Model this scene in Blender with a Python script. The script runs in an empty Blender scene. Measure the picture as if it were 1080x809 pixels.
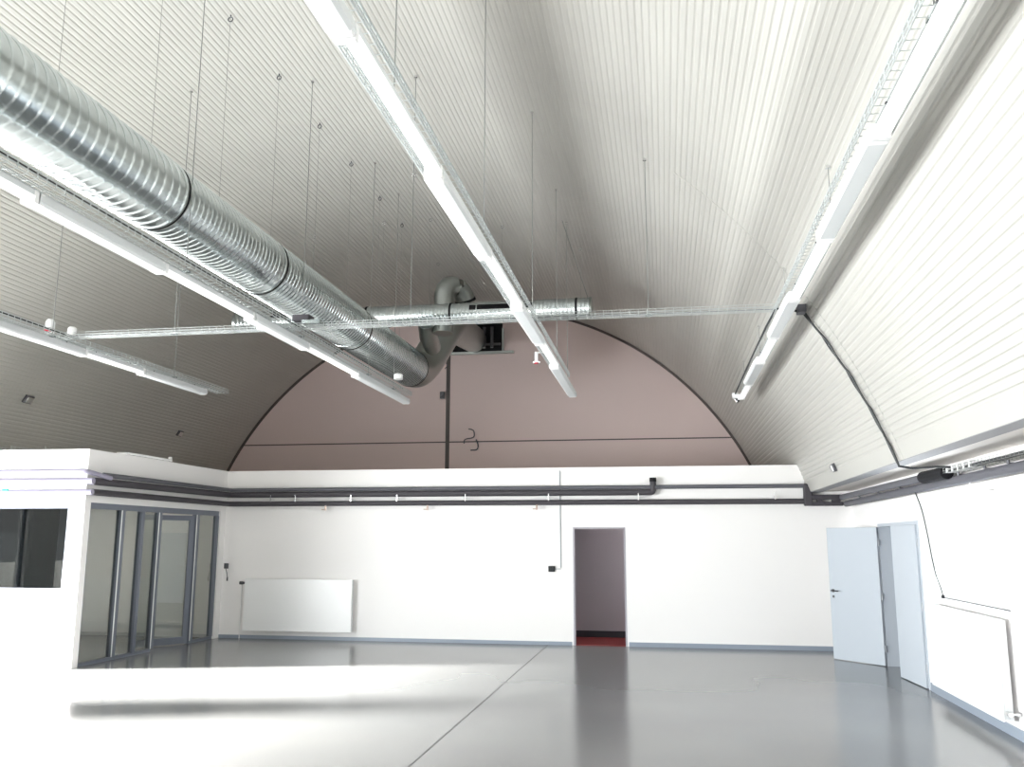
import bpy, bmesh, math, random
from math import sin, cos, pi, sqrt, atan2, radians as RD
from mathutils import Vector, Matrix
random.seed(4)
sc = bpy.context.scene
COL = sc.collection

# ------------------------------------------------------------------ materials
def mat(name, col, rough=0.5, metal=0.0, emis=None, es=0.0, bump=None, noise=None, coat=0.0, trans=0.0, ior=1.45, alpha=None, spec=None):
    m = bpy.data.materials.new(name); m.use_nodes = True
    nt = m.node_tree; b = nt.nodes['Principled BSDF']
    b.inputs['Base Color'].default_value = (*col, 1)
    b.inputs['Roughness'].default_value = rough
    b.inputs['Metallic'].default_value = metal
    b.inputs['IOR'].default_value = ior
    b.inputs['Coat Weight'].default_value = coat
    b.inputs['Coat Roughness'].default_value = 0.06
    b.inputs['Transmission Weight'].default_value = trans
    if spec is not None: b.inputs['Specular IOR Level'].default_value = spec
    if emis: b.inputs['Emission Color'].default_value = (*emis, 1); b.inputs['Emission Strength'].default_value = es
    if noise or bump:
        tc = nt.nodes.new('ShaderNodeTexCoord')
    if noise:                       # (scale, colour2, detail) two-tone mottling
        n = nt.nodes.new('ShaderNodeTexNoise'); n.inputs['Scale'].default_value = noise[0]; n.inputs['Detail'].default_value = noise[2]
        nt.links.new(tc.outputs['Object'], n.inputs['Vector'])
        r = nt.nodes.new('ShaderNodeValToRGB'); r.color_ramp.elements[0].position = .35; r.color_ramp.elements[1].position = .68
        r.color_ramp.elements[0].color = (*col, 1); r.color_ramp.elements[1].color = (*noise[1], 1)
        nt.links.new(n.outputs['Fac'], r.inputs['Fac']); nt.links.new(r.outputs['Color'], b.inputs['Base Color'])
    if bump:                        # (scale, strength)
        n = nt.nodes.new('ShaderNodeTexNoise'); n.inputs['Scale'].default_value = bump[0]; n.inputs['Detail'].default_value = 4
        nt.links.new(tc.outputs['Object'], n.inputs['Vector'])
        bp = nt.nodes.new('ShaderNodeBump'); bp.inputs['Strength'].default_value = bump[1]; bp.inputs['Distance'].default_value = .02
        nt.links.new(n.outputs['Fac'], bp.inputs['Height']); nt.links.new(bp.outputs['Normal'], b.inputs['Normal'])
    return m
M = {}
M['vault'] = mat('white_sheet_metal', (.46, .45, .42), .36, noise=(.6, (.49, .48, .447), 2))
M['gable'] = mat('pinkish_white_panel', (.70, .575, .555), .5, noise=(.3, (.74, .60, .575), 2))
M['wall'] = mat('white_plaster', (.875, .855, .845), .7, bump=(60, .05))
M['soffit'] = mat('cream_soffit_board', (.74, .70, .66), .6)
M['base'] = mat('blue_grey_skirting', (.27, .31, .37), .4)
M['galv'] = mat('galvanised_steel', (.50, .545, .55), .2, metal=1, bump=(9, .05), noise=(3, (.58, .62, .62), 5))
M['galvd'] = mat('galvanised_steel_dull', (.40, .42, .405), .34, metal=1, bump=(9, .05))
M['wire'] = mat('zinc_wire', (.58, .61, .61), .45, metal=.6)
M['rod'] = mat('threaded_rod_steel', (.30, .31, .30), .45, metal=.8)
M['rubber'] = mat('black_rubber', (.012, .012, .014), .8, spec=.2)
M['cable'] = mat('black_cable', (.025, .028, .03), .5)
M['insul'] = mat('dark_grey_pipe_insulation', (.055, .05, .058), .62, bump=(40, .1))
M['insul2'] = mat('grey_pipe_insulation', (.105, .105, .12), .6, bump=(40, .1))
M['lum'] = mat('white_luminaire_housing', (.70, .72, .73), .35)
M['diff'] = mat('opal_diffuser', (.9, .9, .9), .3, emis=(1, 1, 1), es=.3)
M['white'] = mat('white_enamel', (.88, .88, .88), .3)
M['door'] = mat('pale_grey_door_paint', (.47, .51, .56), .4)
M['frame'] = mat('slate_grey_frame', (.16, .175, .215), .35)
M['framel'] = mat('grey_metal_frame', (.38, .40, .43), .35)
M['handle'] = mat('dark_steel_handle', (.12, .12, .13), .3, metal=.7)
M['pale'] = mat('sunlit_pipe_lilac_shade', (.30, .28, .36), .6)  # pipes in the sun, lilac shading of their undersides put into the colour
M['steel'] = mat('bright_steel', (.75, .75, .75), .25, metal=1)
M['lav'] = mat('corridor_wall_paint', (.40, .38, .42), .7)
M['office'] = mat('office_wall_paint', (.60, .59, .56), .7)
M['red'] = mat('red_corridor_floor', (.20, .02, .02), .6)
M['redp'] = mat('red_plastic', (.5, .03, .06), .4)
M['green'] = mat('green_tag', (.0, .45, .30), .4)
M['brass'] = mat('brass_valve', (.55, .42, .36), .35, metal=.6)
M['room'] = mat('side_room_paint', (.42, .43, .47), .7)
M['extwall'] = mat('outer_ground', (.55, .53, .5), .9)

def glassmat(name, tint, mix):
    m = bpy.data.materials.new(name); m.use_nodes = True; nt = m.node_tree
    for n in list(nt.nodes):
        if n.type == 'BSDF_PRINCIPLED': nt.nodes.remove(n)
    o = [n for n in nt.nodes if n.type == 'OUTPUT_MATERIAL'][0]
    t = nt.nodes.new('ShaderNodeBsdfTransparent'); t.inputs[0].default_value = (*tint, 1)
    g = nt.nodes.new('ShaderNodeBsdfGlossy'); g.inputs['Roughness'].default_value = .01; g.inputs[0].default_value = (.9, .95, .95, 1)
    lw = nt.nodes.new('ShaderNodeLayerWeight'); lw.inputs['Blend'].default_value = .5
    pw = nt.nodes.new('ShaderNodeMath'); pw.operation = 'POWER'; pw.inputs[1].default_value = 4
    f = nt.nodes.new('ShaderNodeMapRange'); f.inputs['To Min'].default_value = mix; f.inputs['To Max'].default_value = .9
    nt.links.new(lw.outputs['Facing'], pw.inputs[0]); nt.links.new(pw.outputs[0], f.inputs['Value'])
    x = nt.nodes.new('ShaderNodeMixShader')
    nt.links.new(f.outputs[0], x.inputs[0]); nt.links.new(t.outputs[0], x.inputs[1]); nt.links.new(g.outputs[0], x.inputs[2])
    nt.links.new(x.outputs[0], o.inputs[0]); return m
M['glass'] = glassmat('clear_partition_glass', (.76, .765, .74), .10)
M['glassd'] = glassmat('tinted_window_glass', (.09, .12, .125), .03)
M['glassw'] = glassmat('window_pane_glass', (.97, .975, .97), .05)

def floormat():
    m = bpy.data.materials.new('polished_concrete'); m.use_nodes = True; nt = m.node_tree; b = nt.nodes['Principled BSDF']
    tc = nt.nodes.new('ShaderNodeTexCoord')
    n = nt.nodes.new('ShaderNodeTexNoise'); n.inputs['Scale'].default_value = .45; n.inputs['Detail'].default_value = 2; n.inputs['Roughness'].default_value = .45
    n2 = nt.nodes.new('ShaderNodeTexNoise'); n2.inputs['Scale'].default_value = .35; n2.inputs['Detail'].default_value = 2
    mp = nt.nodes.new('ShaderNodeMapping'); mp.inputs['Scale'].default_value = (1, 1.6, 1); mp.inputs['Location'].default_value = (7, 3, 1)
    nt.links.new(tc.outputs['Object'], n.inputs['Vector']); nt.links.new(tc.outputs['Object'], mp.inputs['Vector']); nt.links.new(mp.outputs[0], n2.inputs['Vector'])
    r = nt.nodes.new('ShaderNodeValToRGB'); r.color_ramp.interpolation = 'B_SPLINE'; r.color_ramp.elements[0].position = .1; r.color_ramp.elements[1].position = .9
    r.color_ramp.elements[0].color = (.165, .168, .175, 1); r.color_ramp.elements[1].color = (.245, .245, .243, 1)
    r2 = nt.nodes.new('ShaderNodeValToRGB'); r2.color_ramp.interpolation = 'B_SPLINE'; r2.color_ramp.elements[0].position = .1; r2.color_ramp.elements[1].position = .9
    r2.color_ramp.elements[0].color = (.95, 1.03, 1.02, 1); r2.color_ramp.elements[1].color = (1.03, .98, 1.02, 1)
    mx = nt.nodes.new('ShaderNodeMix'); mx.data_type = 'RGBA'; mx.blend_type = 'MULTIPLY'; mx.inputs[0].default_value = 1
    nt.links.new(n.outputs['Fac'], r.inputs['Fac']); nt.links.new(n2.outputs['Fac'], r2.inputs['Fac'])
    nt.links.new(r.outputs[0], mx.inputs[6]); nt.links.new(r2.outputs[0], mx.inputs[7]); nt.links.new(mx.outputs[2], b.inputs['Base Color'])
    rr = nt.nodes.new('ShaderNodeMapRange'); rr.inputs['To Min'].default_value = .15; rr.inputs['To Max'].default_value = .20
    nt.links.new(n.outputs['Fac'], rr.inputs['Value']); nt.links.new(rr.outputs[0], b.inputs['Roughness'])
    b.inputs['IOR'].default_value = 1.38
    return m
M['floor'] = floormat()

# ------------------------------------------------------------------ mesh builder
class MB:
    def __init__(s): s.v = []; s.f = []
    def box(s, a, b):
        x0, y0, z0 = [min(p, q) for p, q in zip(a, b)]; x1, y1, z1 = [max(p, q) for p, q in zip(a, b)]
        n = len(s.v)
        s.v += [(x0,y0,z0),(x1,y0,z0),(x1,y1,z0),(x0,y1,z0),(x0,y0,z1),(x1,y0,z1),(x1,y1,z1),(x0,y1,z1)]
        s.f += [tuple(n+i for i in q) for q in ((0,3,2,1),(4,5,6,7),(0,1,5,4),(1,2,6,5),(2,3,7,6),(3,0,4,7))]
        return s
    def obox(s, c, half, ax):       # oriented box: ax = three unit vectors
        n = len(s.v); c = Vector(c)
        for k in (-1, 1):
            for i, j in ((-1,-1),(1,-1),(1,1),(-1,1)):
                s.v.append(tuple(c + ax[0]*half[0]*i + ax[1]*half[1]*j + ax[2]*half[2]*k))
        s.f += [tuple(n+i for i in q) for q in ((0,3,2,1),(4,5,6,7),(0,1,5,4),(1,2,6,5),(2,3,7,6),(3,0,4,7))]
        return s
    def tube(s, pts, r, seg=8, cap=True):
        pts = [Vector(p) for p in pts]; n = len(pts); rs = r if isinstance(r, (list, tuple)) else [r]*n
        up = None; rings = []
        for i in range(n):
            if i == 0: t = pts[1]-pts[0]
            elif i == n-1: t = pts[-1]-pts[-2]
            else: t = (pts[i+1]-pts[i]).normalized() + (pts[i]-pts[i-1]).normalized()
            if t.length < 1e-9: t = pts[i]-pts[i-1]
            t.normalize()
            if up is None:
                up = Vector((0,0,1)) if abs(t.z) < .9 else Vector((1,0,0))
            a = up - t*up.dot(t)
            if a.length < 1e-5: a = t.orthogonal()
            a.normalize(); b = t.cross(a); up = a
            k = len(s.v)
            for j in range(seg):
                w = 2*pi*j/seg + pi/seg
                s.v.append(tuple(pts[i] + (a*cos(w) + b*sin(w))*rs[i]))
            rings.append(k)
        for i in range(n-1):
            for j in range(seg):
                s.f.append((rings[i]+j, rings[i]+(j+1)%seg, rings[i+1]+(j+1)%seg, rings[i+1]+j))
        if cap:
            s.f.append(tuple(rings[0]+j for j in reversed(range(seg)))); s.f.append(tuple(rings[-1]+j for j in range(seg)))
        return s
    def prism(s, poly, y0, y1):     # polygon in XZ, extruded along Y
        n = len(s.v); k = len(poly)
        for y in (y0, y1):
            for x, z in poly: s.v.append((x, y, z))
        s.f.append(tuple(n+i for i in range(k))); s.f.append(tuple(n+k+i for i in reversed(range(k))))
        for i in range(k):
            j = (i+1) % k; s.f.append((n+i, n+k+i, n+k+j, n+j))
        return s
    def build(s, name, m, parent=None, smooth=False, bevel=0):
        me = bpy.data.meshes.new(name); me.from_pydata(s.v, [], s.f); me.materials.append(M[m] if isinstance(m, str) else m)
        bm = bmesh.new(); bm.from_mesh(me); bmesh.ops.recalc_face_normals(bm, faces=bm.faces)
        bm.to_mesh(me); bm.free()
        o = bpy.data.objects.new(name, me); COL.objects.link(o)
        if parent is not None: o.parent = parent; o.matrix_parent_inverse = Matrix.Translation(-parent.location) if parent.type == 'EMPTY' and parent.rotation_euler.z == 0 else Matrix()
        if smooth:
            for p in me.polygons: p.use_smooth = True
            if smooth == 'edge':
                try: me.set_sharp_from_angle(angle=RD(24))
                except Exception: pass
        if bevel:
            b = o.modifiers.new('bevel', 'BEVEL'); b.width = bevel; b.segments = 2; b.limit_method = 'ANGLE'
        return o
def tag(o, label=None, cat=None, group=None, kind=None):
    if label: o['label'] = label
    if cat: o['category'] = cat
    if group: o['group'] = group
    if kind: o['kind'] = kind
    return o
def empty(name, loc, label=None, cat=None, group=None, kind=None):
    o = bpy.data.objects.new(name, None); COL.objects.link(o); o.location = loc; o.empty_display_size = .2
    return tag(o, label, cat, group, kind)
def struct(o, label=None): o['kind'] = 'structure'; 
def S(mb, name, m, label, **k):
    o = mb.build(name, m, **k); tag(o, label, kind='structure'); return o

# ------------------------------------------------------------------ room numbers
CX, CZ, R = -4.66, 0.258, 7.543          # vault circle (axis along Y)
XR, XL = 3.20, -12.52                    # side walls
YR, YB, YG = -7.0, 16.2, 22.0            # rear wall, low back wall, gable
XP, YP = -8.38, 11.9                     # office box: glazed side, front
HW = 3.14                                # height of the low walls
A0 = atan2(2.66-CZ, 2.49-CX); A1 = pi - A0
def arc(a, r=R): return (CX + r*cos(a), CZ + r*sin(a))
def zv(x): return CZ + sqrt(R*R - (x-CX)**2)

# floor
f = MB().box((XL-.3, YR-.3, -.15), (XR+2.4, YG+.3, 0)); S(f, 'floor', 'floor', 'grey polished concrete hall floor')
S(MB().box((-2.108, YR, 0), (-2.096, YB-.001, .0012)), 'trim_1', mat('floor_joint_sealant', (.07, .07, .075), .7), 'thin dark joint line running down the concrete floor')

# vault: corrugated sheet
prof = []
n = int(round((A1-A0)*R/.0775)); da = (A1-A0)/n
for i in range(n):
    a = A0 + i*da
    if i < 2 or i > n-3:                # plain edge flashing
        prof.append((a, R)); continue
    for t, d in ((0, 0), (.52, 0), (.68, .007), (.84, .007)):
        prof.append((a+t*da, R+d))
prof.append((A1, R))
mb = MB(); k = len(prof)
ys = (YR, YG+.02)
for y in ys:
    for a, r in prof: x, z = arc(a, r); mb.v.append((x, y, z))
for y in ys:
    for a, r in prof: x, z = arc(a, R+.14); mb.v.append((x, y, z))
for i in range(k-1):
    mb.f.append((i, i+1, k+i+1, k+i)); mb.f.append((2*k+i, 3*k+i, 3*k+i+1, 2*k+i+1))
    mb.f.append((i, 2*k+i, 2*k+i+1, i+1)); mb.f.append((k+i, k+i+1, 3*k+i+1, 3*k+i))
mb.f.append((0, k, 3*k, 2*k)); mb.f.append((k-1, 3*k-1, 4*k-1, 2*k-1))
S(mb, 'ceiling', 'vault', 'barrel vault ceiling of white ribbed sheet metal')
# lap seam of the sheets on the right flank
lap = MB(); pts = []
for i in range(60):
    a = A0 + (RD(50)-A0)*i/59
    for (r0, r1) in ((R-.004, R+.0),): pass
    x, z = arc(a, R-.003); x2, z2 = arc(a, R+.004); lap.v += [(x, 9.86, z), (x, 9.885, z), (x2, 9.885, z2), (x2, 9.86, z2)]
for i in range(59):
    b = 4*i
    for j in range(4): lap.f.append((b+j, b+(j+1)%4, b+4+(j+1)%4, b+4+j))
S(lap, 'trim_2', 'vault', 'transverse lap seam on the right flank of the vault')
# edge strip below the vault, right and left (flashing thickness, shade painted in grey) + soffits
MEDGE = mat('shaded_edge_grey', (.30, .30, .31), .8)
for sx, nm, lb in ((1, 'right', 'right'), (-1, 'left', 'left')):
    def mx(x): return x if sx == 1 else 2*CX - x
    S(MB().box((mx(2.495), YR, 2.655), (mx(2.68), YB-.002, 2.70)), 'trim_'+('3' if sx == 1 else '4'), MEDGE, 'grey edge strip with painted shade at the %s foot of the vault' % lb)
    S(MB().box((mx(2.681), YR, 2.675), (mx(3.33), YB, 2.72)), 'trim_'+('5' if sx == 1 else '6'), 'soffit', 'cream soffit board between the vault and the %s wall' % lb)

# gable wall: disc segment with panel joints
poly = [(CX+(R+.1)*cos(RD(a)), CZ+(R+.1)*sin(RD(a))) for a in [i*1.5+A0*180/pi-6 for i in range(0, 200)] if a <= 180-A0*180/pi+6]
poly = poly + [(poly[-1][0], 0), (poly[0][0], 0)]
S(MB().prism(poly, YG, YG+.15), 'wall_gable', 'gable', 'pinkish white arched gable wall behind the low rooms')
dk = mat('dark_joint', (.10, .085, .08), .6)
S(MB().box((CX-R, YG-.004, 4.285), (CX+R, YG-.0005, 4.315)), 'trim_7', dk, 'dark horizontal joint across the arched gable wall')
S(MB().box((-5.47, YG-.02, 2.9), (-5.37, YG-.0005, 6.6)), 'trim_8', dk, 'dark vertical cover strip on the arched gable wall')
edge = MB(); N = 90
for i in range(N+1):
    a = A0 + (A1-A0)*i/N
    for r, y in ((R-.055, YG-.0005), (R-.001, YG-.0005), (R-.001, YG-.05), (R-.012, YG-.05)):
        x, z = arc(a, r); edge.v.append((x, y, z))
for i in range(N):
    for j in range(4): edge.f.append((4*i+j, 4*i+(j+1)%4, 4*i+4+(j+1)%4, 4*i+4+j))
S(edge, 'trim_9', dk, 'dark curved sealing profile where the vault meets the gable')

# low back wall with doorway
dx0, dx1, dz = -1.64, -0.70, 2.06
w = MB(); T = .14
w.box((XP, YB, 0), (dx0, YB+T, HW)).box((dx0, YB, dz), (dx1, YB+T, HW)).box((dx1, YB, 0), (2.42, YB+T, HW)).box((2.42, YB, 0), (XR+.12, YB+T, 2.68))
S(w, 'wall_back', 'wall', 'long white low wall at the back of the hall with one doorway')
S(MB().box((XP+.001, YB-.012, 0), (dx0-.03, YB, .06)).box((dx1+.03, YB-.012, 0), (XR, YB, .075)), 'baseboard_back', 'base', 'blue grey skirting along the low back wall')
# office box
w = MB()
wx0, wx1, wz0, wz1 = -11.3, -8.64, 1.09, 2.29
w.box((XL, YP, 0), (XP, YP+T, wz0)).box((XL, YP, wz1), (XP, YP+T, HW)).box((XL, YP, wz0), (wx0, YP+T, wz1)).box((wx1, YP, wz0), (XP, YP+T, wz1))
S(w, 'wall_office_front', 'wall', 'white office wall facing the hall with a dark window')
GZ = 2.36
w = MB().box((XP-T, YP+T, GZ), (XP, YB+T, HW)).box((XP-T, 16.0, 0), (XP, YB+T, GZ))
S(w, 'wall_office_side', 'wall', 'white band of wall above the glazed office partition')
S(MB().box((XL, YP+T, 2.86), (XP-T, YB+T, 2.96)), 'trim_10', 'wall', 'roof slab over the office')
S(MB().box((XL, YB+T, 2.86), (2.45, YG, 2.96)), 'trim_11', 'wall', 'roof slab over the rooms behind the back wall')
S(MB().box((XL, YB+.0, 0), (XP-T, YB+T, 2.86)), 'wall_office_back', 'office', 'beige rear wall inside the office')
S(MB().box((XL+.0, YB-.02, 0), (XP-T, YB, .10)).box((XL, YB-.05, .22), (XP-T, YB-.003, .27)), 'baseboard_office', 'office', 'skirting and cable duct on the office rear wall')

# office window in the front wall (dark glass)
o = empty('window_1', ((wx0+wx1)/2, YP, wz0), 'dark tinted window in the white office wall', kind='structure')
b = MB(); y0, y1 = YP+.02, YP+.07; fw = .025
b.box((wx0, y0, wz0), (wx1, y1, wz0+fw)).box((wx0, y0, wz1-fw), (wx1, y1, wz1)).box((wx0, y0, wz0+fw), (wx0+fw, y1, wz1-fw)).box((wx1-fw, y0, wz0+fw), (wx1, y1, wz1-fw))
b.build('window_frame', 'frame', o)
MB().box((wx0+fw, YP+.04, wz0+fw), (wx1-fw, YP+.046, wz1-fw)).build('window_pane', 'glassd', o)

# right wall with door opening and window
py0, py1, pz = 12.22, 14.42, 2.08
ry0, ry1, rz0, rz1 = 9.30, 11.62, 1.16, 2.26
W2 = [(2.0, 6.2)]                                     # another window just beyond the frame
w = MB(); X0, X1 = XR, XR+.22
w.box((X0, py1, 0), (X1, YB, 2.68)).box((X0, py0, pz), (X1, py1, 2.68)).box((X0, ry1, 0), (X1, py0, 2.68))
w.box((X0, ry0, 0), (X1, ry1, rz0)).box((X0, ry0, rz1), (X1, ry1, 2.68))
w.box((X0, 6.2, 0), (X1, ry0, 2.68)).box((X0, 2.0, 0), (X1, 6.2, rz0)).box((X0, 2.0, rz1), (X1, 6.2, 2.68)).box((X0, YR, 0), (X1, 2.0, 2.68))
S(w, 'wall_right', 'wall', 'white right hand wall of the hall')
S(MB().box((XR-.015, YR, 0), (XR, py0-.06, .10)).box((XR-.015, py1+.06, 0), (XR, YB-.012, .10)), 'baseboard_right', 'base', 'blue grey skirting along the right wall')
def window_right(nm, a, b_, lab):
    o = empty(nm, (XR+.1, (a+b_)/2, rz0), lab, kind='structure')
    q = MB(); x0, x1 = XR+.06, XR+.12; t = .05
    q.box((x0, a, rz0), (x1, b_, rz0+t)).box((x0, a, rz1-t), (x1, b_, rz1)).box((x0, a, rz0+t), (x1, a+t, rz1-t)).box((x0, b_-t, rz0+t), (x1, b_, rz1-t))
    m_ = (a+b_)/2; q.box((x0, m_-t*.6, rz0+t), (x1, m_+t*.6, rz1-t))
    q.build('window_frame', 'white', o)
    MB().box((XR+.088, a+t, rz0+t), (XR+.093, b_-t, rz1-t)).build('window_pane', 'glassw', o)
    MB().box((XR-.05, a-.03, rz0-.03), (XR+.06, b_+.03, rz0)).build('window_sill', 'white', o, bevel=.004)
window_right('window_2', ry0, ry1, 'bright white framed window in the right wall')
window_right('window_3', 2.0, 6.2, 'long white framed window in the right wall near the camera')
# side room seen through the double door
S(MB().box((X1, py1, 0), (5.4, py1+.1, 2.5)).box((5.3, 11.6, 0), (5.4, py1, 2.5)).box((X1, 11.6, 0), (5.4, 11.7, 2.5)).box((X1, 11.6, 2.5), (5.4, py1+.1, 2.56)), 'wall_side_room', 'room', 'pale grey walls of the room behind the double door')

# left wall (outside the frame) with tall glazed openings that let the low sun in
w = MB(); LX0, LX1 = XL-.22, XL
OP = [(7.8, 11.75), (-6.0, -1.2), (-0.6, 6.9)]
SKYP = [(9.1, 11.75), (-6.0, -1.2), (-0.6, 6.2)]
LH = 2.56
ycur = YR
for a, b_ in sorted(OP):
    w.box((LX0, ycur, 0), (LX1, a, 2.68)); w.box((LX0, a, LH), (LX1, b_, 2.68)); ycur = b_
w.box((LX0, ycur, 0), (LX1, 13.2, 2.68)).box((LX0, 13.2, 0), (LX1, YG, 2.9))
S(w, 'wall_left', 'wall', 'white left wall of the hall with tall windows')
for i, (a, b_) in enumerate(OP):
    o = empty('window_%d' % (4+i), (XL-.1, (a+b_)/2, 0), 'tall floor length window in the left wall', kind='structure')
    q = MB(); x0, x1 = XL-.12, XL-.07
    q.box((x0, a, 0), (x1, a+.05, LH)).box((x0, b_-.05, 0), (x1, b_, LH)).box((x0, a+.05, LH-.05), (x1, b_-.05, LH)).box((x0, a+.05, 0), (x1, b_-.05, .06))
    q.build('window_frame', 'frame', o)
    MB().box((XL-.1, a+.05, .06), (XL-.094, b_-.05, LH-.05)).build('window_pane', 'glassw', o)
# rear wall behind the camera: high arched wall with a broad glazed front
rp = [(CX+(R+.1)*cos(RD(a)), CZ+(R+.1)*sin(RD(a))) for a in range(14, 167, 4)]
w = MB()
gx0, gx1, gz0, gz1 = -10.2, 1.6, .9, 3.6
w.prism(rp + [(rp[-1][0]-.4, gz1), (rp[0][0]+.4, gz1)], YR-.15, YR)
w.box((XL-.2, YR-.15, 0), (gx0, YR, gz1)).box((gx1, YR-.15, 0), (XR+.2, YR, gz1)).box((gx0, YR-.15, 0), (gx1, YR, gz0))
S(w, 'wall_rear', 'wall', 'white wall behind the camera with a broad window band')
o = empty('window_7', ((gx0+gx1)/2, YR-.08, gz0), 'broad window band in the wall behind the camera', kind='structure')
q = MB(); q.box((gx0, YR-.11, gz0), (gx1, YR-.05, gz0+.06)).box((gx0, YR-.11, gz1-.06), (gx1, YR-.05, gz1))
for i in range(9):
    x = gx0 + (gx1-gx0-.06)*i/8; q.box((x, YR-.11, gz0+.06), (x+.06, YR-.05, gz1-.06))
q.build('window_frame', 'frame', o)
MB().box((gx0+.06, YR-.083, gz0+.06), (gx1-.06, YR-.077, gz1-.06)).build('window_pane', 'glassw', o)
S(MB().box((-60, -60, -.4), (60, 60, -.2)), 'trim_12', 'extwall', 'pale ground outside the hall')

# doorway in the back wall: frame, corridor behind
o = empty('door_1', ((dx0+dx1)/2, YB, 0), 'open doorway in the low back wall', kind='structure')
q = MB(); t = .03
q.box((dx0, YB-.006, 0), (dx0+t, YB+T+.006, dz)).box((dx1-t, YB-.006, 0), (dx1, YB+T+.006, dz)).box((dx0+t, YB-.006, dz-t), (dx1-t, YB+T+.006, dz))
q.build('door_frame', 'lav', o)
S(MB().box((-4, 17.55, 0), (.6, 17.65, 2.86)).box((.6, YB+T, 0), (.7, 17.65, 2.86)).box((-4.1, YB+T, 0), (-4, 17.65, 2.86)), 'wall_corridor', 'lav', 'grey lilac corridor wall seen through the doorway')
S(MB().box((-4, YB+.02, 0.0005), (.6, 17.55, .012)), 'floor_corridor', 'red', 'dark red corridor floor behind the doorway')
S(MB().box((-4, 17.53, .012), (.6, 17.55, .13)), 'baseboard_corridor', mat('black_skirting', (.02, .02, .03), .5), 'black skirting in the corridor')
# ------------------------------------------------------------------ double door in the right wall
o = empty('door_2', (XR, (py0+py1)/2, 0), 'pale grey double door standing open in the right wall', kind='structure')
q = MB(); x0, x1 = XR-.012, XR+.232; t = .045
q.box((x0, py0, 0), (x1, py0+t, pz)).box((x0, py1-t, 0), (x1, py1, pz)).box((x0, py0+t, pz-t), (x1, py1-t, pz))
q.build('door_frame', 'door', o)
def leaf(hinge, free, name, handle):
    h = Vector((*hinge, 0)); f_ = Vector((*free, 0)); d = (f_-h); L = d.length; d.normalize(); nrm = Vector((-d.y, d.x, 0)); up = Vector((0, 0, 1))
    c = h + d*L/2 + up*(1.02)
    lf = MB().obox(c, (L/2, .021, 1.01), (d, nrm, up)).build('door_leaf', 'door', o, bevel=.003)
    g = MB()
    for z in (.25, 1.0, 1.8): g.tube([h+up*(z-.05)+nrm*.0-d*.012, h+up*(z+.05)-d*.012], .011, 8)
    g.build('hinge', 'framel', lf)
    if handle:
        for sgn in (1, -1):
            a = h + d*(L-.07) + up*1.05 + nrm*sgn*.022
            q = MB().tube([a, a+nrm*sgn*.05, a+nrm*sgn*.055-d*.02, a+nrm*sgn*.055-d*.14], .010, 8)
            q.obox(a+nrm*sgn*.002, (.024, .004, .024), (d, nrm, up))
            q.obox(a+nrm*sgn*.002-up*.09, (.018, .004, .018), (d, nrm, up))
            q.build('door_handle', 'handle', lf)
    return lf
leaf((3.165, 14.36), (2.575, 15.13), 'door_leaf', True)
leaf((3.185, 12.275), (3.12, 13.26), 'door_leaf', False)

# ------------------------------------------------------------------ glazed office partition
gp = empty('glazed_partition', (XP-.07, (YP+16.0)/2, 0), 'slate grey framed glass office partition with a door standing ajar', 'glass partition')
a0, a1 = YP+T, 15.99; x0, x1 = XP-.10, XP-.03
q = MB(); q.box((x0, a0, GZ-.09), (x1, a1, GZ-.001)).box((x0, a0, 0), (x1, 13.96, .05)).box((x0, 15.16, 0), (x1, a1, .05))
q.build('head_and_sill_rail', 'frame', gp)
posts = [(a0, .04), (12.86, .10), (13.42, .08), (13.92, .10), (15.16, .11), (15.93, .06)]
for y, wd in posts:
    MB().box((x0-.01, y, .05), (x1+.012, y+wd, GZ-.09)).build('mullion', 'frame', gp, bevel=.004)
for (ya, yb) in ((a0+.04, 12.86), (12.96, 13.42), (13.50, 13.92), (15.27, 15.93)):
    MB().box((XP-.068, ya, .05), (XP-.062, yb, GZ-.09)).build('glass_pane', 'glass', gp)
# highlight along the mullion edges, painted as white strips
for y in (12.86, 13.92, 15.16):
    MB().box((x1+.0125, y-.012, .05), (x1+.018, y+.010, GZ-.09)).build('edge_highlight', 'white', gp)
# glazed door leaf, ajar into the office, and its fixed twin
def gdoor(h, ang, L):
    d = Vector((sin(ang), cos(ang), 0)) * -1; d = Vector((-sin(ang), -cos(ang), 0)); nrm = Vector((-d.y, d.x, 0)); up = Vector((0, 0, 1)); h = Vector(h)
    q = MB(); Z0, Z1 = .012, GZ-.11
    q.obox(h+d*.045+up*(Z0+Z1)/2, (.045, .022, (Z1-Z0)/2), (d, nrm, up)).obox(h+d*(L-.045)+up*(Z0+Z1)/2, (.045, .022, (Z1-Z0)/2), (d, nrm, up))
    q.obox(h+d*L/2+up*(Z0+.06), (L/2-.09, .022, .06), (d, nrm, up)).obox(h+d*L/2+up*(Z1-.045), (L/2-.09, .022, .045), (d, nrm, up))
    lf = q.build('door_leaf', 'frame', gp, bevel=.003)
    MB().obox(h+d*L/2+up*(Z0+.12+Z1-.09)/2, (L/2-.09, .003, (Z1-.09-Z0-.12)/2), (d, nrm, up)).build('door_glass', 'glass', lf)
    a = h+d*(L-.045)+up*1.05-nrm*.022
    MB().tube([a, a-nrm*.05, a-nrm*.052-d*-.0+d*-.11], .009, 8).build('door_handle', 'steel', lf)
gdoor((XP-.062, 15.14, 0), RD(30), 1.06)

# ------------------------------------------------------------------ office contents: a plain white desk line is not shown; leave empty

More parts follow.
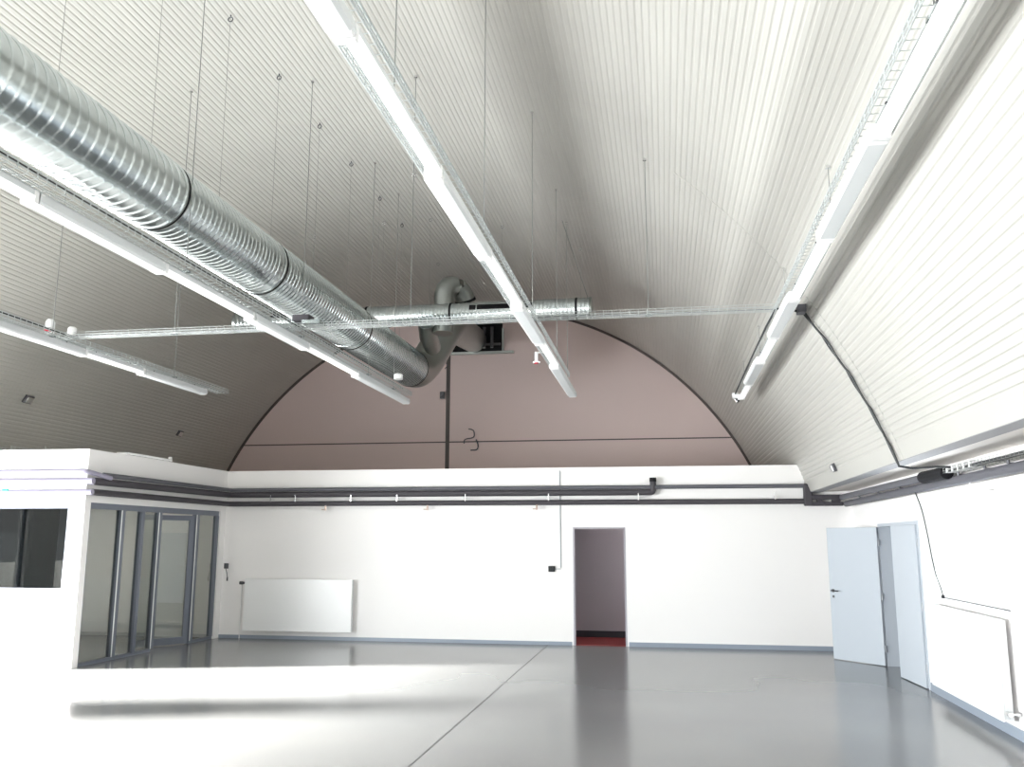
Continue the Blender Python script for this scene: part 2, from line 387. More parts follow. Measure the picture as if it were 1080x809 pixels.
# ------------------------------------------------------------------ wire mesh cable trays
def rods_for(x, y, z0, parent, clip=True):
    z1 = zv(x)
    MB().tube([(x, y, z0-.03), (x, y, z1+.012)], .0045, 6).build('suspension_rod', 'rod', parent)
    g = MB().box((x-.018, y-.018, z1-.03), (x+.018, y+.018, z1-.006))
    g.build('ceiling_hook', 'steel', parent)
    if clip: MB().box((x-.04, y-.02, z0-.012), (x+.04, y+.02, z0+.006)).tube([(x, y, z0+.006), (x, y, z0+.03)], .012, 6).build('hanger_clip', 'galv', parent)
TZ = 4.325
def tray_mesh(axis, c, s0, s1, z, wd=.20, ht=.06, pitch=.1, r=.0052):
    q = MB(); h = wd/2
    def P(s, u, v): return (c+u, s, z+v) if axis == 'y' else (s, c+u, z+v)
    for u, v in ((-h, ht), (-h, ht*.5), (-h, 0), (-h*.33, 0), (h*.33, 0), (h, 0), (h, ht*.5), (h, ht)):
        q.tube([P(s0, u, v), P(s1, u, v)], r*1.15, 5)
    k = int((s1-s0)/pitch)
    for i in range(k+1):
        s = s0 + .02 + i*(s1-s0-.04)/k
        q.tube([P(s, -h, ht), P(s, -h, 0), P(s, h, 0), P(s, h, ht)], r, 5, cap=False)
    return q
ROW = {'right': (1.37, 15.2, [1.5, 4.25, 7.05, 9.8, 12.5, 15.0]), 'middle': (-1.50, 14.75, [1.9, 4.65, 7.3, 10.25, 12.75, 14.2]),
       'left': (-4.43, 14.9, [1.9, 4.65, 7.5, 10.25, 12.85, 14.15]), 'far left': (-7.52, 14.2, [7.05, 9.75, 12.6])}
lbl = {'right': 'wire mesh cable tray of the right hand lamp row, nearest the right wall',
       'middle': 'wire mesh cable tray of the middle lamp row, ending before the gable',
       'left': 'wire mesh cable tray running just below the big duct',
       'far left': 'short wire mesh cable tray of the lamp row furthest left'}
for nm, (x, ye, ry) in ROW.items():
    t = empty('cable_tray', (x, 8, TZ), lbl[nm], 'cable tray', 'wire mesh trays over the lamp rows')
    xx = x
    tray_mesh('y', xx, 1.0, ye + (.0 if nm != 'middle' else -1.2), TZ).build('tray_mesh', 'wire', t)
    for y in ry: rods_for(x, y, TZ, t)
    if nm in ('left', 'far left'):        # cables lying in the tray
        q = MB(); e = ye-.5 if nm == 'left' else 9.9
        q.tube([(x+.085, 1.0, TZ+.05), (x+.09, 5, TZ+.045), (x+.085, 9, TZ+.05), (x+.08, e, TZ+.045)], .010, 6)
        q.build('cable', 'cable', t)
    if nm == 'right':
        pts = [(x-.10, 9.9, TZ+.01), (x-.12, 10.6, TZ+.0), (x-.115, 12, TZ+.012), (x-.12, 13.4, TZ-.0), (x-.11, 14.6, TZ+.01), (x-.12, 15.5, TZ-.02)]
        MB().tube(pts, .013, 6).build('cable', 'cable', t)
        MB().box((x-.17, 15.44, TZ-.09), (x-.07, 15.54, TZ-.0)).build('junction_box', 'white', t, bevel=.008)
# cross tray
ct = empty('cable_tray', (-3.1, 10.02, TZ+.0), 'wire mesh cable tray crossing the hall under all four lamp rows', 'cable tray')
CTZ = TZ+.040
tray_mesh('x', 10.02, -7.62, 1.28, CTZ, wd=.14, ht=.055, r=.003).build('tray_mesh', 'wire', ct)
for x in (-6.02, -2.95, -.12): rods_for(x, 10.02, CTZ, ct)
MB().tube([(-7.6, 10.0, CTZ+.014), (-5, 10.03, CTZ+.012), (-2, 10.0, CTZ+.014), (1.26, 10.02, CTZ+.012)], .009, 6).build('cable', M['insul2'], ct)

# ------------------------------------------------------------------ batten luminaires
LZ0, LZ1 = 4.20, 4.29
ORD = ['nearest', 'second', 'third', 'fourth', 'fifth', 'sixth', 'seventh', 'eighth', 'ninth']
def luminaire(x, y0, y1, wide, label):
    t = empty('batten_luminaire', (x, (y0+y1)/2, LZ0), label, 'ceiling light', 'batten lamps under the cable trays')
    g = .006; a, b = y0+g, y1-g
    if wide:
        hw = .072
        poly = [(x-hw, LZ0+.02), (x-hw+.018, LZ0), (x+hw-.018, LZ0), (x+hw, LZ0+.02), (x+hw-.01, LZ1), (x-hw+.01, LZ1)]
        MB().prism(poly, a, b).build('housing', 'lum', t)
        MB().box((x-hw-.006, a+.02, LZ0+.022), (x-hw+.0005, b-.02, LZ0+.062)).build('painted_lit_edge', 'diff', t)  # window-lit left side of the housing, put in as a glowing strip
    else:
        hw = .044; xc = x; x = x + .02
        MB().box((x-hw+.006, a, LZ0+.045), (x+hw-.006, b, LZ1)).build('housing', 'lum', t)
        poly = [(x+hw*cos(w_), LZ0+.045+.045*sin(w_)) for w_ in [pi+pi*i/10 for i in range(11)]]
        MB().prism(poly, a+.01, b-.01).build('diffuser', 'diff', t, smooth='edge'); x = xc
    for yy in (a, b-.05):
        MB().box((x-.058, yy, LZ0-.004), (x+.064, yy+.05, LZ1+.002)).build('end_cap', 'white', t, bevel=.008)
    for yy in (a+.3, b-.3):
        MB().box((x-.03, yy-.01, LZ1), (x+.03, yy+.01, LZ1+.008)).tube([(x, yy, LZ1), (x, yy, TZ)], .006, 6).build('mounting_clip', 'handle', t)
rows = {
 'right': (1.345, [1.8, 3.75, 5.35, 7.2, 9.05, 10.75, 12.3, 14.0, 15.45], 0),
 'middle': (-1.475, [1.9, 3.75, 5.5, 7.2, 8.95, 10.65, 12.2, 14.75], 0),
 'left': (-4.47, [2.1, 3.7, 5.45, 7.12, 8.95, 10.45, 12.4, 15.05], 0),
 'far left': (-7.53, [5.2, 6.85, 8.5, 10.35, 11.75, 13.55], 0)}
where = {'right': 'the right hand lamp row', 'middle': 'the middle lamp row', 'left': 'the lamp row under the big duct', 'far left': 'the short lamp row furthest left'}
for nm, (x, ys_, par) in rows.items():
    nseg = len(ys_)-1
    for i in range(nseg):
        fromend = nseg-1-i
        pos = 'farthest' if fromend == 0 else ORD[i]
        wide = (i % 2 == par) if nm not in () else True
        kind_ = 'wide white lamp' if wide else 'narrow glowing lamp'
        luminaire(x, ys_[i], ys_[i+1], wide, '%s, %s from the camera in %s' % (kind_, pos, where[nm]))

# ------------------------------------------------------------------ main spiral duct
def ribbed(p0, p1, r, pitch=.1, seg=56, rib=.007):
    p0, p1 = Vector(p0), Vector(p1); L = (p1-p0).length; d = (p1-p0)/L; n = max(1, int(L/pitch)); pts = []; rs = []
    for i in range(n):
        s = i*L/n; w_ = L/n
        for t, dr in ((0, 0), (.68, rib*.15), (.78, rib), (.92, rib)):
            pts.append(p0+d*(s+t*w_)); rs.append(r+dr)
    pts.append(p1); rs.append(r)
    return MB().tube(pts, rs, seg)
DX, DZ, DR = -4.8, 5.12, .352
dt = empty('spiral_duct', (DX, 8, DZ-DR), 'large galvanised spiral duct running the length of the hall', 'air duct')
joints = [-1.2, 2.4, 4.6, 7.5, 9.8, 13.0, 16.4]
for i in range(len(joints)-1):
    ribbed((DX, joints[i]+.03, DZ), (DX, joints[i+1]-.03, DZ), DR, pitch=.122 if joints[i] < 7 else .088, rib=.015 if joints[i] < 7 else .009).build('duct_section', 'galv', dt, smooth='edge')
for y in joints[1:]:
    MB().tube([(DX, y-.03, DZ), (DX, y+.03, DZ)], DR+.006, 56).build('joint_collar', 'galvd', dt, smooth='edge')
    MB().tube([(DX, y-.010, DZ), (DX, y-.010, DZ), (DX, y+.010, DZ)], [DR+.011]*3, 56).build('rubber_band', 'rubber', dt)
for y in (6.0, 9.62, 12.8, 4.7):
    MB().tube([(DX, y-.035, DZ), (DX, y-.033, DZ), (DX, y+.033, DZ), (DX, y+.035, DZ)], [DR, DR+.009, DR+.009, DR], 56).build('seam_ring', 'galv', dt, smooth='edge')
for y in (3.3, 4.65, 6.0, 7.35, 8.7, 10.03, 11.43, 12.77, 14.24, 15.6):
    z1 = zv(DX)
    q = MB().tube([(DX, y, DZ+DR), (DX, y, z1)], .0022, 5)
    q.build('hanging_wire', 'rod', dt)
    g = MB().tube([(DX, y, z1+.01), (DX, y, z1-.03)], .008, 6)
    for k in range(12):
        w0, w1 = 2*pi*k/12, 2*pi*(k+1)/12
        g.tube([(DX+.028*sin(w0), y, z1-.055+.028*cos(w0)), (DX+.028*sin(w1), y, z1-.055+.028*cos(w1))], .007, 6)
    g.build('eye_bolt', 'handle', dt, smooth=True)
# elbow and rising leg to the wall
def bend(pts, n=8):                    # quadratic rounding of a polyline: list of (p, radius)
    out = [Vector(pts[0][0])]
    for i in range(1, len(pts)-1):
        p = Vector(pts[i][0]); a = Vector(pts[i-1][0]); b = Vector(pts[i+1][0]); r = pts[i][1]
        u = (a-p).normalized()*r; v = (b-p).normalized()*r
        for k in range(n+1):
            t = k/n; out.append(p + u*(1-t)**2 + v*t**2)
    out.append(Vector(pts[-1][0])); return out
leg = bend([((DX, 16.43, DZ), 0), ((DX+.0, 17.05, DZ), .5), ((-4.33, 17.6, 6.28), .35), ((-4.75, 21.9, 6.95), 0)])
MB().tube(leg, .34, 48).build('duct_elbow', 'galvd', dt, smooth='edge')
# cross duct with slots
CY, CZD, CR = 15.4, 5.91, .195
cd = empty('spiral_duct', (-4.5, CY, CZD-CR), 'slim galvanised cross duct with black air slots near the gable', 'air duct')
cs = [-7.95, -5.35, -3.75, -1.45, -1.2]
for i in range(len(cs)-1):
    ribbed((cs[i]+.015, CY, CZD), (cs[i+1]-.015, CY, CZD), CR, pitch=.07, seg=40, rib=.0035).build('duct_section', 'galv', cd, smooth='edge')
for x in cs[1:-1]:
    MB().tube([(x-.018, CY, CZD), (x+.018, CY, CZD)], CR+.007, 40).build('joint_collar', 'rubber', cd)
for x in (cs[0], cs[-1]):
    MB().tube([(x-.02, CY, CZD), (x+.02, CY, CZD)], CR+.005, 40).build('end_cap', 'galvd', cd, smooth='edge')
def slot(xa, xb, w0=200, w1=224):
    q = MB(); r = CR+.0065
    for k in range(4):
        wa, wb = RD(w0+(w1-w0)*k/4), RD(w0+(w1-w0)*(k+1)/4)
        n_ = len(q.v)
        for x in (xa, xb):
            for w_ in (wa, wb):
                for rr_ in (r-.01, r): q.v.append((x, CY+rr_*cos(w_), CZD+rr_*sin(w_)))
        q.f += [tuple(n_+i for i in t) for t in ((0,1,3,2),(4,6,7,5),(1,5,7,3),(0,2,6,4),(0,4,5,1),(2,3,7,6))]
    return q
for xa, xb in ((-3.38, -3.27), (-3.24, -2.62), (-2.58, -2.40), (-2.36, -2.22), (-7.2, -6.6), (-6.5, -5.9)):
    slot(xa, xb, 148, 176).build('air_slot', 'rubber', cd)
for x in (-6.49, -5.1, -4.19, -2.82, -1.38):
    z1 = zv(x)
    MB().tube([(x, CY+.02, CZD+CR), (x, CY+.02, z1)], .0022, 5).build('hanging_wire', 'rod', cd)
    g = MB()
    for k in range(12):
        w0, w1 = 2*pi*k/12, 2*pi*(k+1)/12
        g.tube([(x+.028*sin(w0), CY+.02, z1-.035+.028*cos(w0)), (x+.028*sin(w1), CY+.02, z1-.035+.028*cos(w1))], .007, 6)
    g.build('eye_bolt', 'steel', cd, smooth=True)
MB().tube([(-1.57, 14.2, zv(-1.57)), (-1.25, CY, CZD+CR)], .007, 6).build('stay_wire', 'rod', cd)
# swan neck above the cross duct
sn = bend([((-3.97, CY+.25, CZD-.3), 0), ((-3.97, CY+.3, 6.60), .28), ((-3.70, CY+.62, 6.54), .16), ((-3.66, CY+.72, 6.36), 0)])
MB().tube(sn, .19, 40).build('swan_neck', 'galvd', cd, smooth='edge')
e = sn[-1]; dvec = (sn[-1]-sn[-2]).normalized()
MB().tube([e-dvec*.02, e+dvec*.03], .20, 40).build('joint_collar', 'rubber', cd)
MB().tube([(-4.25, CY+.1, CZD-.1), (-4.32, CY+.5, 5.62), (-4.45, CY+1.3, 5.6)], .17, 36).build('branch_stub', 'galvd', cd, smooth='edge')
# intake opening in the gable
ai = empty('air_intake', (-4.75, YG, 6.6), 'black rectangular air intake high on the gable wall', 'air intake')
q = MB(); ix0, ix1, iz0, iz1 = -5.5, -4.0, 6.62, 7.34
q.box((ix0-.05, YG-.10, iz0-.06), (ix1+.30, YG-.0, iz0)); q.box((ix0-.05, YG-.10, iz0), (ix0, YG, iz1)).box((ix1, YG-.10, iz0), (ix1+.04, YG, iz1-.12)).box((ix0, YG-.10, iz1), (ix1, YG, iz1+.04))
q.build('frame', 'galvd', ai)
MB().box((ix0, YG-.03, iz0), (ix1, YG-.002, iz1)).build('opening', 'rubber', ai)
q = MB()
for x in (-4.42, -4.22): q.tube([(x, YG-.32, 6.66), (x, YG-.32, 7.2)], .04, 16)
q.tube([(-4.42, YG-.32, 6.75), (-4.0, YG-.3, 6.75)], .03, 12)
q.build('pipe', 'handle', ai, smooth='edge')
MB().tube([(-5.45, YG-.04, 6.5), (-5.5, YG-.12, 6.4), (-5.42, YG-.1, 6.28), (-5.5, YG-.05, 6.2)], .012, 6).build('cable', 'insul2', ai)

# ------------------------------------------------------------------ heating pipes
def pl(pts, r, name, m, parent, n=5, rb=.1, seg=14):
    MB().tube(bend([(p, rb) for p in pts], n), r, seg).build(name, m, parent, smooth='edge')
hp = empty('heating_pipes', (-3, YB-.1, 2.5), 'dark insulated heating pipes running round the office and along the back wall', 'pipes')
ox = XP+.12; oy = YB-.11; of = YP-.12
pl([(ox, YP-.03, 2.50), (ox, oy, 2.50), (2.40, oy, 2.50)], .048, 'insulated_pipe', 'insul', hp)
pl([(ox, YP-.03, 2.66), (ox, oy, 2.672), (-.19, oy, 2.672), (-.19, oy, 2.90)], .055, 'insulated_pipe', 'insul', hp, rb=.06)
for zz, rr_ in ((2.50, .040), (2.66, .046)):
    tag(MB().tube([(-12.4, of+.03, zz), (ox+.05, of+.03, zz)], rr_, 14).build('sunlit_pipe', 'pale', hp, smooth='edge'), 'sunlit pipe on the office front with lilac shading painted in')
MB().tube([(-.19, oy, 2.86), (-.19, oy, 2.93)], .062, 14).build('pipe_cap', 'rubber', hp, smooth='edge')
tag(MB().tube(bend([((-12.4, of-.03, 2.80), 0), ((ox-.04, of-.03, 2.80), .05), ((ox+.07, of+.42, 2.72), 0)], 5), .034, 14).build('sunlit_pipe', 'pale', hp, smooth='edge'), 'sunlit pipe with painted lilac shading on the office front, elbow round the corner')
pl([(ox+.02, of+.3, 2.765), (ox+.02, YP+.9, 2.765), (ox+.02, oy-.02, 2.765), (2.40, oy-.0, 2.765)], .036, 'insulated_pipe', 'insul2', hp, rb=.05)
for x in (-7.4, -6.9, -5.8, -4.9, -3.6, -2.06, -.45, 1.9):
    q = MB().box((x-.008, oy-.052, 2.53), (x+.008, oy-.046, 2.66)).box((x-.008, oy-.055, 2.575), (x+.008, YB, 2.59))
    q.build('pipe_clamp', 'steel', hp)
for x in (-4.32, -2.28, -6.3):
    MB().tube([(x, oy-.02, 2.46), (x, oy-.02, 2.37)], .018, 8).tube([(x-.07, oy-.03, 2.385), (x+.02, oy-.03, 2.385)], .010, 6).build('drain_valve', 'brass', hp)
# corner block and right wall run
q = MB().box((2.36, oy-.05, 2.42), (2.50, oy+.05, 2.595))
MB().box((2.38, oy-.06, 2.42), (2.52, oy+.06, 2.80)).build('corner_elbow', 'insul', hp, bevel=.02)
MB().box((2.50, oy-.055, 2.53), (3.02, oy+.055, 2.61)).box((2.50, oy-.055, 2.42), (3.02, oy+.055, 2.485)).box((2.60, oy-.05, 2.485), (2.68, oy+.05, 2.53)).box((2.84, oy-.05, 2.485), (2.98, oy+.05, 2.53)).build('corner_elbow', 'insul', hp, bevel=.008)
hr = empty('heating_pipes', (3.08, 8, 2.45), 'grey insulated heating pipes running along the right wall', 'pipes')
pl([(3.08, oy+.03, 2.455), (3.08, -5, 2.455)], .05, 'insulated_pipe', 'insul2', hr)
pl([(3.00, oy+.03, 2.565), (3.00, 10.6, 2.545)], .045, 'insulated_pipe', 'insul2', hr)
pl([(3.00, 11.1, 2.552), (3.00, 10.2, 2.542)], .07, 'foam_sleeve', 'rubber', hr)
for y in (14.9, 13.6, 12.4, 11.2, 10.0, 9.2, 8.6):
    MB().box((3.06, y-.012, 2.50), (XR, y+.012, 2.512)).tube([(3.05, y, 2.50), (3.05, y, 2.535)], .014, 6).build('pipe_clamp', 'handle', hr)
for y in (9.75,):
    MB().tube([(3.08, y, 2.42), (3.08, y, 2.33), (3.12, y-.35, 2.31)], .008, 6).build('bleed_pipe', 'white', hr)

# cables and tray at the right wall
cr = empty('cable_tray', (3.0, 6, 2.60), 'galvanised cable tray with dark cables above the pipes on the right wall', 'cable tray')
tray_mesh('y', 3.04, -2, 10.9, 2.535, wd=.16, ht=.05, pitch=.1, r=.0022).build('tray_mesh', 'rod', cr)
q = MB()
for k in range(4):
    pts = []; 
    for i in range(26):
        y = 10.6 - i*.5; pts.append((3.02+.03*k-.045+.006*sin(i*1.7+k), y, 2.548+.012*(k % 2)+.003*sin(i*2.3+k)))
    q.tube(pts, .011, 6)
q.build('cable', 'cable', cr)
for i in range(5): MB().box((2.955, 10.05-.18*i, 2.53), (3.10, 10.08-.18*i, 2.60)).build('cable_tie', 'white', cr)
# cable drop from the right lamp row along the vault
cdp = MB(); npt = 26
for k, (off, rr_) in enumerate(((0, .013), (.035, .009))):
    pts = [(1.30, 10.0, TZ+.05), (1.47, 10.05, TZ+.04)]
    for i in range(npt):
        a = RD(33.2) + (A0-RD(33.2))*i/(npt-1); x, z = arc(a, R-.022-.012*abs(sin(i*.55+k)))
        pts.append((x, 10.22+off-.008*i+.012*sin(i*.9+k*2), z))
    pts += [(2.47, 10.0, 2.60), (2.60, 9.98, 2.575), (2.85, 10.0, 2.59), (3.0, 9.9, 2.575)]
    cdp.tube(pts, rr_, 7)
o = cdp.build('cable', 'cable', smooth=True); tag(o, 'black cable pair running down the bright right flank of the vault', 'cable')
MB().box((1.53, 10.0, 4.33), (1.62, 10.16, 4.42)).build('junction_box', 'insul2', o, bevel=.006)

# loose cable and conduit on right wall
pts = [(3.06, 11.72, 2.42), (3.12, 11.7, 2.2), (3.15, 11.66, 1.9), (3.165, 11.60, 1.6), (3.17, 11.5, 1.4), (3.18, 11.36, 1.25), (3.17, 11.3, 1.19)]
o = MB().tube(bend([(p, .1) for p in pts], 4), .008, 6).build('cable', 'cable', smooth=True); tag(o, 'thin black cable dangling from the pipes beside the double door', 'cable')
MB().tube([(3.17, 11.3, 1.20), (3.168, 11.29, 1.165)], .018, 8).build('plug', 'rubber', o)

# ------------------------------------------------------------------ radiators
def radiator(cx, cy, z0, L, H, face, label):      # face: 'y-' front to the camera, 'x-' front to the left
    o = empty('radiator', (cx, cy, 0), label, 'radiator')
    def B(q, a, b):
        if face == 'y-': q.box((cx+a[0], cy+a[1], a[2]), (cx+b[0], cy+b[1], b[2]))
        else: q.box((cx+a[1], cy+a[0], a[2]), (cx+b[1], cy+b[0], b[2]))
        return q
    h = L/2
    B(MB(), (-h, -.055, z0), (h, -.035, z0+H)).build('front_panel', 'white', o, bevel=.006)
    B(MB(), (-h+.01, .03, z0+.01), (h-.01, .045, z0+H-.01)).build('rear_panel', 'white', o, bevel=.004)
    B(MB(), (-h, -.035, z0+.02), (-h+.012, .03, z0+H-.01)).build('side_cover', 'lum', o)
    B(MB(), (h-.012, -.035, z0+.02), (h, .03, z0+H-.01)).build('side_cover', 'lum', o)
    q = MB(); n_ = int(L/.035)
    for i in range(n_):
        s = -h+.02+i*(L-.04)/n_; B(q, (s, -.03, z0+H-.015), (s+.012, .028, z0+H-.003))
    q.build('top_grille', 'white', o)
    for s in (-h*.7, h*.7): B(MB(), (s-.02, .045, z0+.1), (s+.02, .0945, z0+H-.1)).build('wall_bracket', 'framel', o)
    return o
r1 = radiator(-6.78, YB-.095, .15, 2.12, .95, 'y-', 'wide white panel radiator on the back wall beside the glass partition')
MB().tube([(-7.90, YB-.10, 1.02), (-7.84, YB-.10, 1.02)], .022, 10).tube([(-7.96, YB-.10, 1.02), (-7.90, YB-.10, 1.02)], .03, 12).build('thermostat_valve', 'handle', r1)
MB().tube([(-7.94, YB-.05, 1.02), (-7.94, YB-.05, .0)], .009, 8).tube([(-7.94, YB-.05, 1.02), (-7.90, YB-.10, 1.02)], .009, 8).build('supply_pipe', 'white', r1)
r2 = radiator(XR-.095, 10.44, .16, 2.26, .93, 'x-', 'wide white panel radiator under the window on the right wall')
MB().tube([(XR-.11, 9.30, .24), (XR-.11, 9.22, .24)], .025, 10).tube([(XR-.11, 9.25, .24), (XR-.02, 9.25, .24)], .012, 8).build('thermostat_valve', 'steel', r2)

# ------------------------------------------------------------------ small things
o = MB().box((-2.085, YB-.035, 1.27), (-1.965, YB, 1.37)).build('wall_switch', 'rubber', bevel=.006); tag(o, 'small black switch box on the back wall left of the doorway', 'switch')
MB().box((-2.07, YB-.038, 1.285), (-2.028, YB-.0345, 1.355)).build('rocker', 'cable', o); MB().box((-2.022, YB-.038, 1.285), (-1.98, YB-.0345, 1.355)).build('rocker', 'cable', o)
o = MB().tube([(-1.87, YB-.012, 3.08), (-1.865, YB-.012, 2.2), (-1.86, YB-.012, 1.34)], .010, 8).tube([(-1.86, YB-.012, 1.32), (-1.965, YB-.012, 1.32)], .006, 6).build('conduit', M['framel'], smooth='edge'); tag(o, 'thin grey conduit dropping down the back wall to the switch', 'conduit')
o = MB().box((-8.335, YB-.04, 1.28), (-8.255, YB, 1.38)).build('wall_switch', 'handle', bevel=.006); tag(o, 'small dark key switch with hanging keys beside the glass partition', 'switch')
MB().tube([(-8.29, YB-.045, 1.28), (-8.265, YB-.045, 1.20), (-8.25, YB-.045, 1.12)], .007, 6).box((-8.262, YB-.05, 1.05), (-8.235, YB-.04, 1.12)).build('key', 'insul2', o)
# sensors along the trays
def sensor(x, y, z, r, h, lab, red=False):
    o = MB().tube([(x, y, z), (x, y, z+h*.8), (x, y, z+h)], [r, r, r*.7], 16).build('smoke_detector', 'white', smooth='edge'); tag(o, lab, 'detector')
    if red: MB().box((x-r*.8, y-r-.006, z+.005), (x+r*.8, y-r*.6, z+.03)).build('red_clip', 'redp', o)
    return o
sensor(-7.60, 9.80, CTZ+.02, .055, .17, 'taller white detector head on the far left end of the cross tray', True)
sensor(-7.42, 9.98, CTZ+.02, .055, .11, 'shorter white detector head on the far left end of the cross tray')
sensor(-4.82, 9.95, 4.36, .06, .14, 'white detector pot under the duct beside the tray crossing')
sensor(-4.32, 14.05, 4.46, .075, .10, 'white detector pot at the far end of the lamp row under the duct')
o = MB().tube([(-1.66, 11.7, 4.20), (-1.66, 11.7, 4.34)], .022, 12).tube([(-1.66, 11.7, 4.19), (-1.66, 11.7, 4.205)], .05, 12).build('sprinkler_head', 'white', smooth='edge'); tag(o, 'small white sprinkler with red base beneath the middle lamp row', 'sprinkler')
MB().tube([(-1.66, 11.7, 4.178), (-1.66, 11.7, 4.19)], .03, 12).build('red_base', 'redp', o)
MB().tube([(-1.66, 11.7, 4.33), (-1.5, 11.7, 4.335)], .01, 6).build('bracket', 'white', o)
o = MB().box((-4.42, 9.93, TZ+.12), (-4.20, 10.1, TZ+.20)).build('junction_box', 'insul', bevel=.01); tag(o, 'dark junction box at the tray crossing under the duct', 'junction box')
MB().box((-4.28, 9.9, TZ+.075), (-4.05, 10.1, TZ+.12)).build('bracket', 'galv', o)
# spotlights / vents on the vault
def lamp_on_vault(th_x, y, lab, s=.055, side=-1):
    z = zv(th_x); a = atan2(z-CZ, th_x-CX); n_ = Vector((-cos(a), 0, -sin(a))); t_ = Vector((-sin(a), 0, cos(a))); yv = Vector((0, 1, 0)); p = Vector((th_x, y, z))
    o = MB().obox(p+n_*.02, (s*1.3, s, .02), (yv, t_, n_)).build('wall_lamp', 'handle', bevel=.004); tag(o, lab, 'lamp')
    MB().obox(p+n_*.05, (s, s*.75, .012), (yv, t_, n_)).build('lens', 'steel', o, bevel=.006)
    return o
lamp_on_vault(-11.05, 13.85, 'small square lamp low on the dark left flank of the vault, nearer one', .075)
lamp_on_vault(-11.05, 18.9, 'small square lamp low on the dark left flank of the vault, farther one', .07)
lamp_on_vault(1.50, 18.0, 'small lamp on the right flank of the vault beyond the right lamp row', .06)
lamp_on_vault(2.42, 13.3, 'small lamp at the bright lower right edge of the vault', .06)
# eye bolts left in the vault without load
for (x, y, lab) in ((-3.9, 13.28, 'unused eye bolt in the vault left of the middle lamp row'), (-4.73, 18.1, 'unused eye bolt in the vault above the swan neck duct')):
    z1 = zv(x); g = MB().tube([(x, y, z1+.01), (x, y, z1-.02)], .008, 6)
    for k in range(12):
        w0, w1 = 2*pi*k/12, 2*pi*(k+1)/12
        g.tube([(x+.03*sin(w0), y, z1-.04+.03*cos(w0)), (x+.03*sin(w1), y, z1-.04+.03*cos(w1))], .008, 6)
    tag(g.build('eye_bolt', 'steel', smooth=True), lab, 'eye bolt')
# gable fittings
o = MB().box((-5.62, YG-.09, 5.42), (-5.50, YG, 5.60)).tube([(-5.56, YG-.09, 5.5), (-5.56, YG-.14, 5.5)], .05, 12).build('wall_fitting', 'handle', bevel=.01); tag(o, 'small dark fitting beside the vertical strip on the gable wall', 'fitting')
o = MB().tube(bend([(p, .08) for p in [(-4.86, YG-.05, 4.62), (-4.72, YG-.06, 4.60), (-4.70, YG-.06, 4.40), (-4.98, YG-.05, 4.36), (-4.97, YG-.05, 4.25)]], 4), .014, 8).tube(bend([(p, .08) for p in [(-4.66, YG-.05, 4.35), (-4.60, YG-.05, 4.2), (-4.62, YG-.05, 4.08), (-4.80, YG-.05, 4.08)]], 4), .017, 8).build('cable', 'insul2', smooth=True); tag(o, 'curled grey cable hanging over the gable wall joint', 'cable')
# roof top of the office: loose profile and tray
o = MB().box((-8.50, 12.75, HW), (-8.31, 14.05, HW+.035)).box((-8.36, 14.0, HW+.035), (-8.31, 14.05, HW+.075)).build('metal_profile', 'white'); tag(o, 'loose white metal profile lying on top of the office wall', 'profile')
o = tray_mesh('y', -9.85, 11.9, 13.0, HW+.003, wd=.3, ht=.06, pitch=.08, r=.004).build('cable_tray', 'wire'); tag(o, 'short piece of wire tray lying on the office roof at the left edge', 'cable tray')
o = MB().tube([(-9.15, YP+.05, HW), (-9.15, YP+.05, HW+.06)], .006, 6).build('anchor_pin', 'steel'); tag(o, 'short steel pin standing on top of the white office wall', 'pin')
o = MB().tube([(-9.62, of-.053, 2.535), (-9.53, of-.053, 2.535)], .016, 8).build('pipe_tag', 'green', smooth='edge'); tag(o, 'tiny green tag on the pipe above the dark window', 'tag')

# ------------------------------------------------------------------ lights
def sunlight():
    d = Vector((cos(RD(15.6))*cos(RD(14.3)), sin(RD(15.6))*cos(RD(14.3)), -sin(RD(14.3))))
    l = bpy.data.lights.new('sun', 'SUN'); l.energy = SUN; l.angle = RD(5.0); l.color = (1, .965, .92)
    o = bpy.data.objects.new('sun', l); COL.objects.link(o); o.rotation_euler = d.to_track_quat('-Z', 'Y').to_euler(); o.location = (-30, -5, 10)
def area(name, loc, d, sx, sy, e, col=(1, 1, 1)):
    l = bpy.data.lights.new(name, 'AREA'); l.shape = 'RECTANGLE'; l.size = sx; l.size_y = sy; l.energy = e; l.color = col
    o = bpy.data.objects.new(name, l); COL.objects.link(o); o.location = loc; o.rotation_euler = Vector(d).to_track_quat('-Z', 'Y').to_euler()
SUN = 56
sunlight()
area('sky_rear_window', ((gx0+gx1)/2, YR-.25, (gz0+gz1)/2), (0, 1, 0), gx1-gx0, gz1-gz0, 120, (.95, .97, 1))
area('sky_right_window', (XR+.3, (ry0+ry1)/2, (rz0+rz1)/2), (-1, 0, 0), ry1-ry0, rz1-rz0, 60, (.9, .95, 1))
for a, b_ in SKYP: area('sky_left_window', (XL-.3, (a+b_)/2, LH/2), (1, 0, 0), b_-a, LH, 230*(b_-a), (.93, .97, 1))
area('corridor_lamp', (.2, 16.9, 2.7), (0, 0, -1), .4, .4, 9, (1, .92, .86))
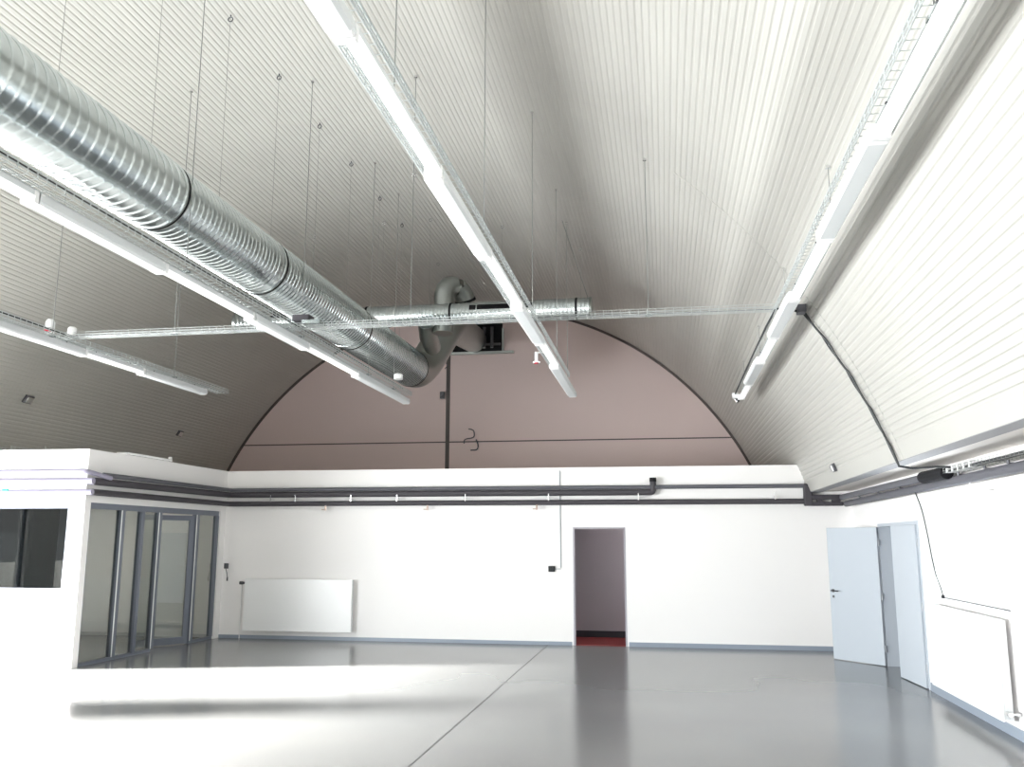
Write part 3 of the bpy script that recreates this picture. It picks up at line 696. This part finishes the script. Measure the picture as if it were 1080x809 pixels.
area('side_room_fill_light', (4.4, 13.0, 2.4), (0, 0, -1), .6, .6, 8, (.95, .97, 1))  # added light that sets the side room's tone, no fixture modelled
area('office_fill_light', (-10.2, 14.0, 2.8), (0, 0, -1), .6, .6, 30, (1, .98, .94))  # added to brighten the office interior, no fitting hangs there
wd = bpy.data.worlds.new('sky'); sc.world = wd; wd.use_nodes = True
nt = wd.node_tree; bg = nt.nodes['Background']
sky = nt.nodes.new('ShaderNodeTexSky'); sky.sky_type = 'PREETHAM'; sky.sun_direction = (-.9, -.3, .3); sky.turbidity = 4
mixn = nt.nodes.new('ShaderNodeMix'); mixn.data_type = 'RGBA'; mixn.inputs[0].default_value = .25
mixn.inputs[6].default_value = (.85, .92, 1, 1); nt.links.new(sky.outputs[0], mixn.inputs[7]); nt.links.new(mixn.outputs[2], bg.inputs['Color'])
bg.inputs['Strength'].default_value = 1.5

# ------------------------------------------------------------------ camera
f_, yaw, pit, rol = 936.5, .168832, .176312, .00253
F = Vector((-sin(yaw)*cos(pit), cos(yaw)*cos(pit), sin(pit))); Rt = Vector((cos(yaw), sin(yaw), 0)); U = Rt.cross(F)
r_ = Rt*cos(rol) + U*sin(rol); u_ = -Rt*sin(rol) + U*cos(rol)
cam = bpy.data.cameras.new('camera'); cam.sensor_width = 36; cam.sensor_fit = 'HORIZONTAL'; cam.lens = 36*f_/1080; cam.clip_start = .05; cam.clip_end = 300
co = bpy.data.objects.new('camera', cam); COL.objects.link(co)
mw = Matrix((( r_.x, u_.x, -F.x, 0), (r_.y, u_.y, -F.y, 0), (r_.z, u_.z, -F.z, 1.8), (0, 0, 0, 1))); co.matrix_world = mw
sc.camera = co
sc.view_settings.view_transform = 'Standard'; sc.view_settings.look = 'None'; sc.view_settings.gamma = 1; sc.view_settings.use_curve_mapping = False
sc.view_settings.exposure = 0.97
sc.cycles.max_bounces = 14; sc.cycles.diffuse_bounces = 8; sc.cycles.glossy_bounces = 6; sc.cycles.transparent_max_bounces = 12
sc.cycles.sample_clamp_indirect = 8; sc.cycles.use_denoising = True; sc.cycles.caustics_reflective = False
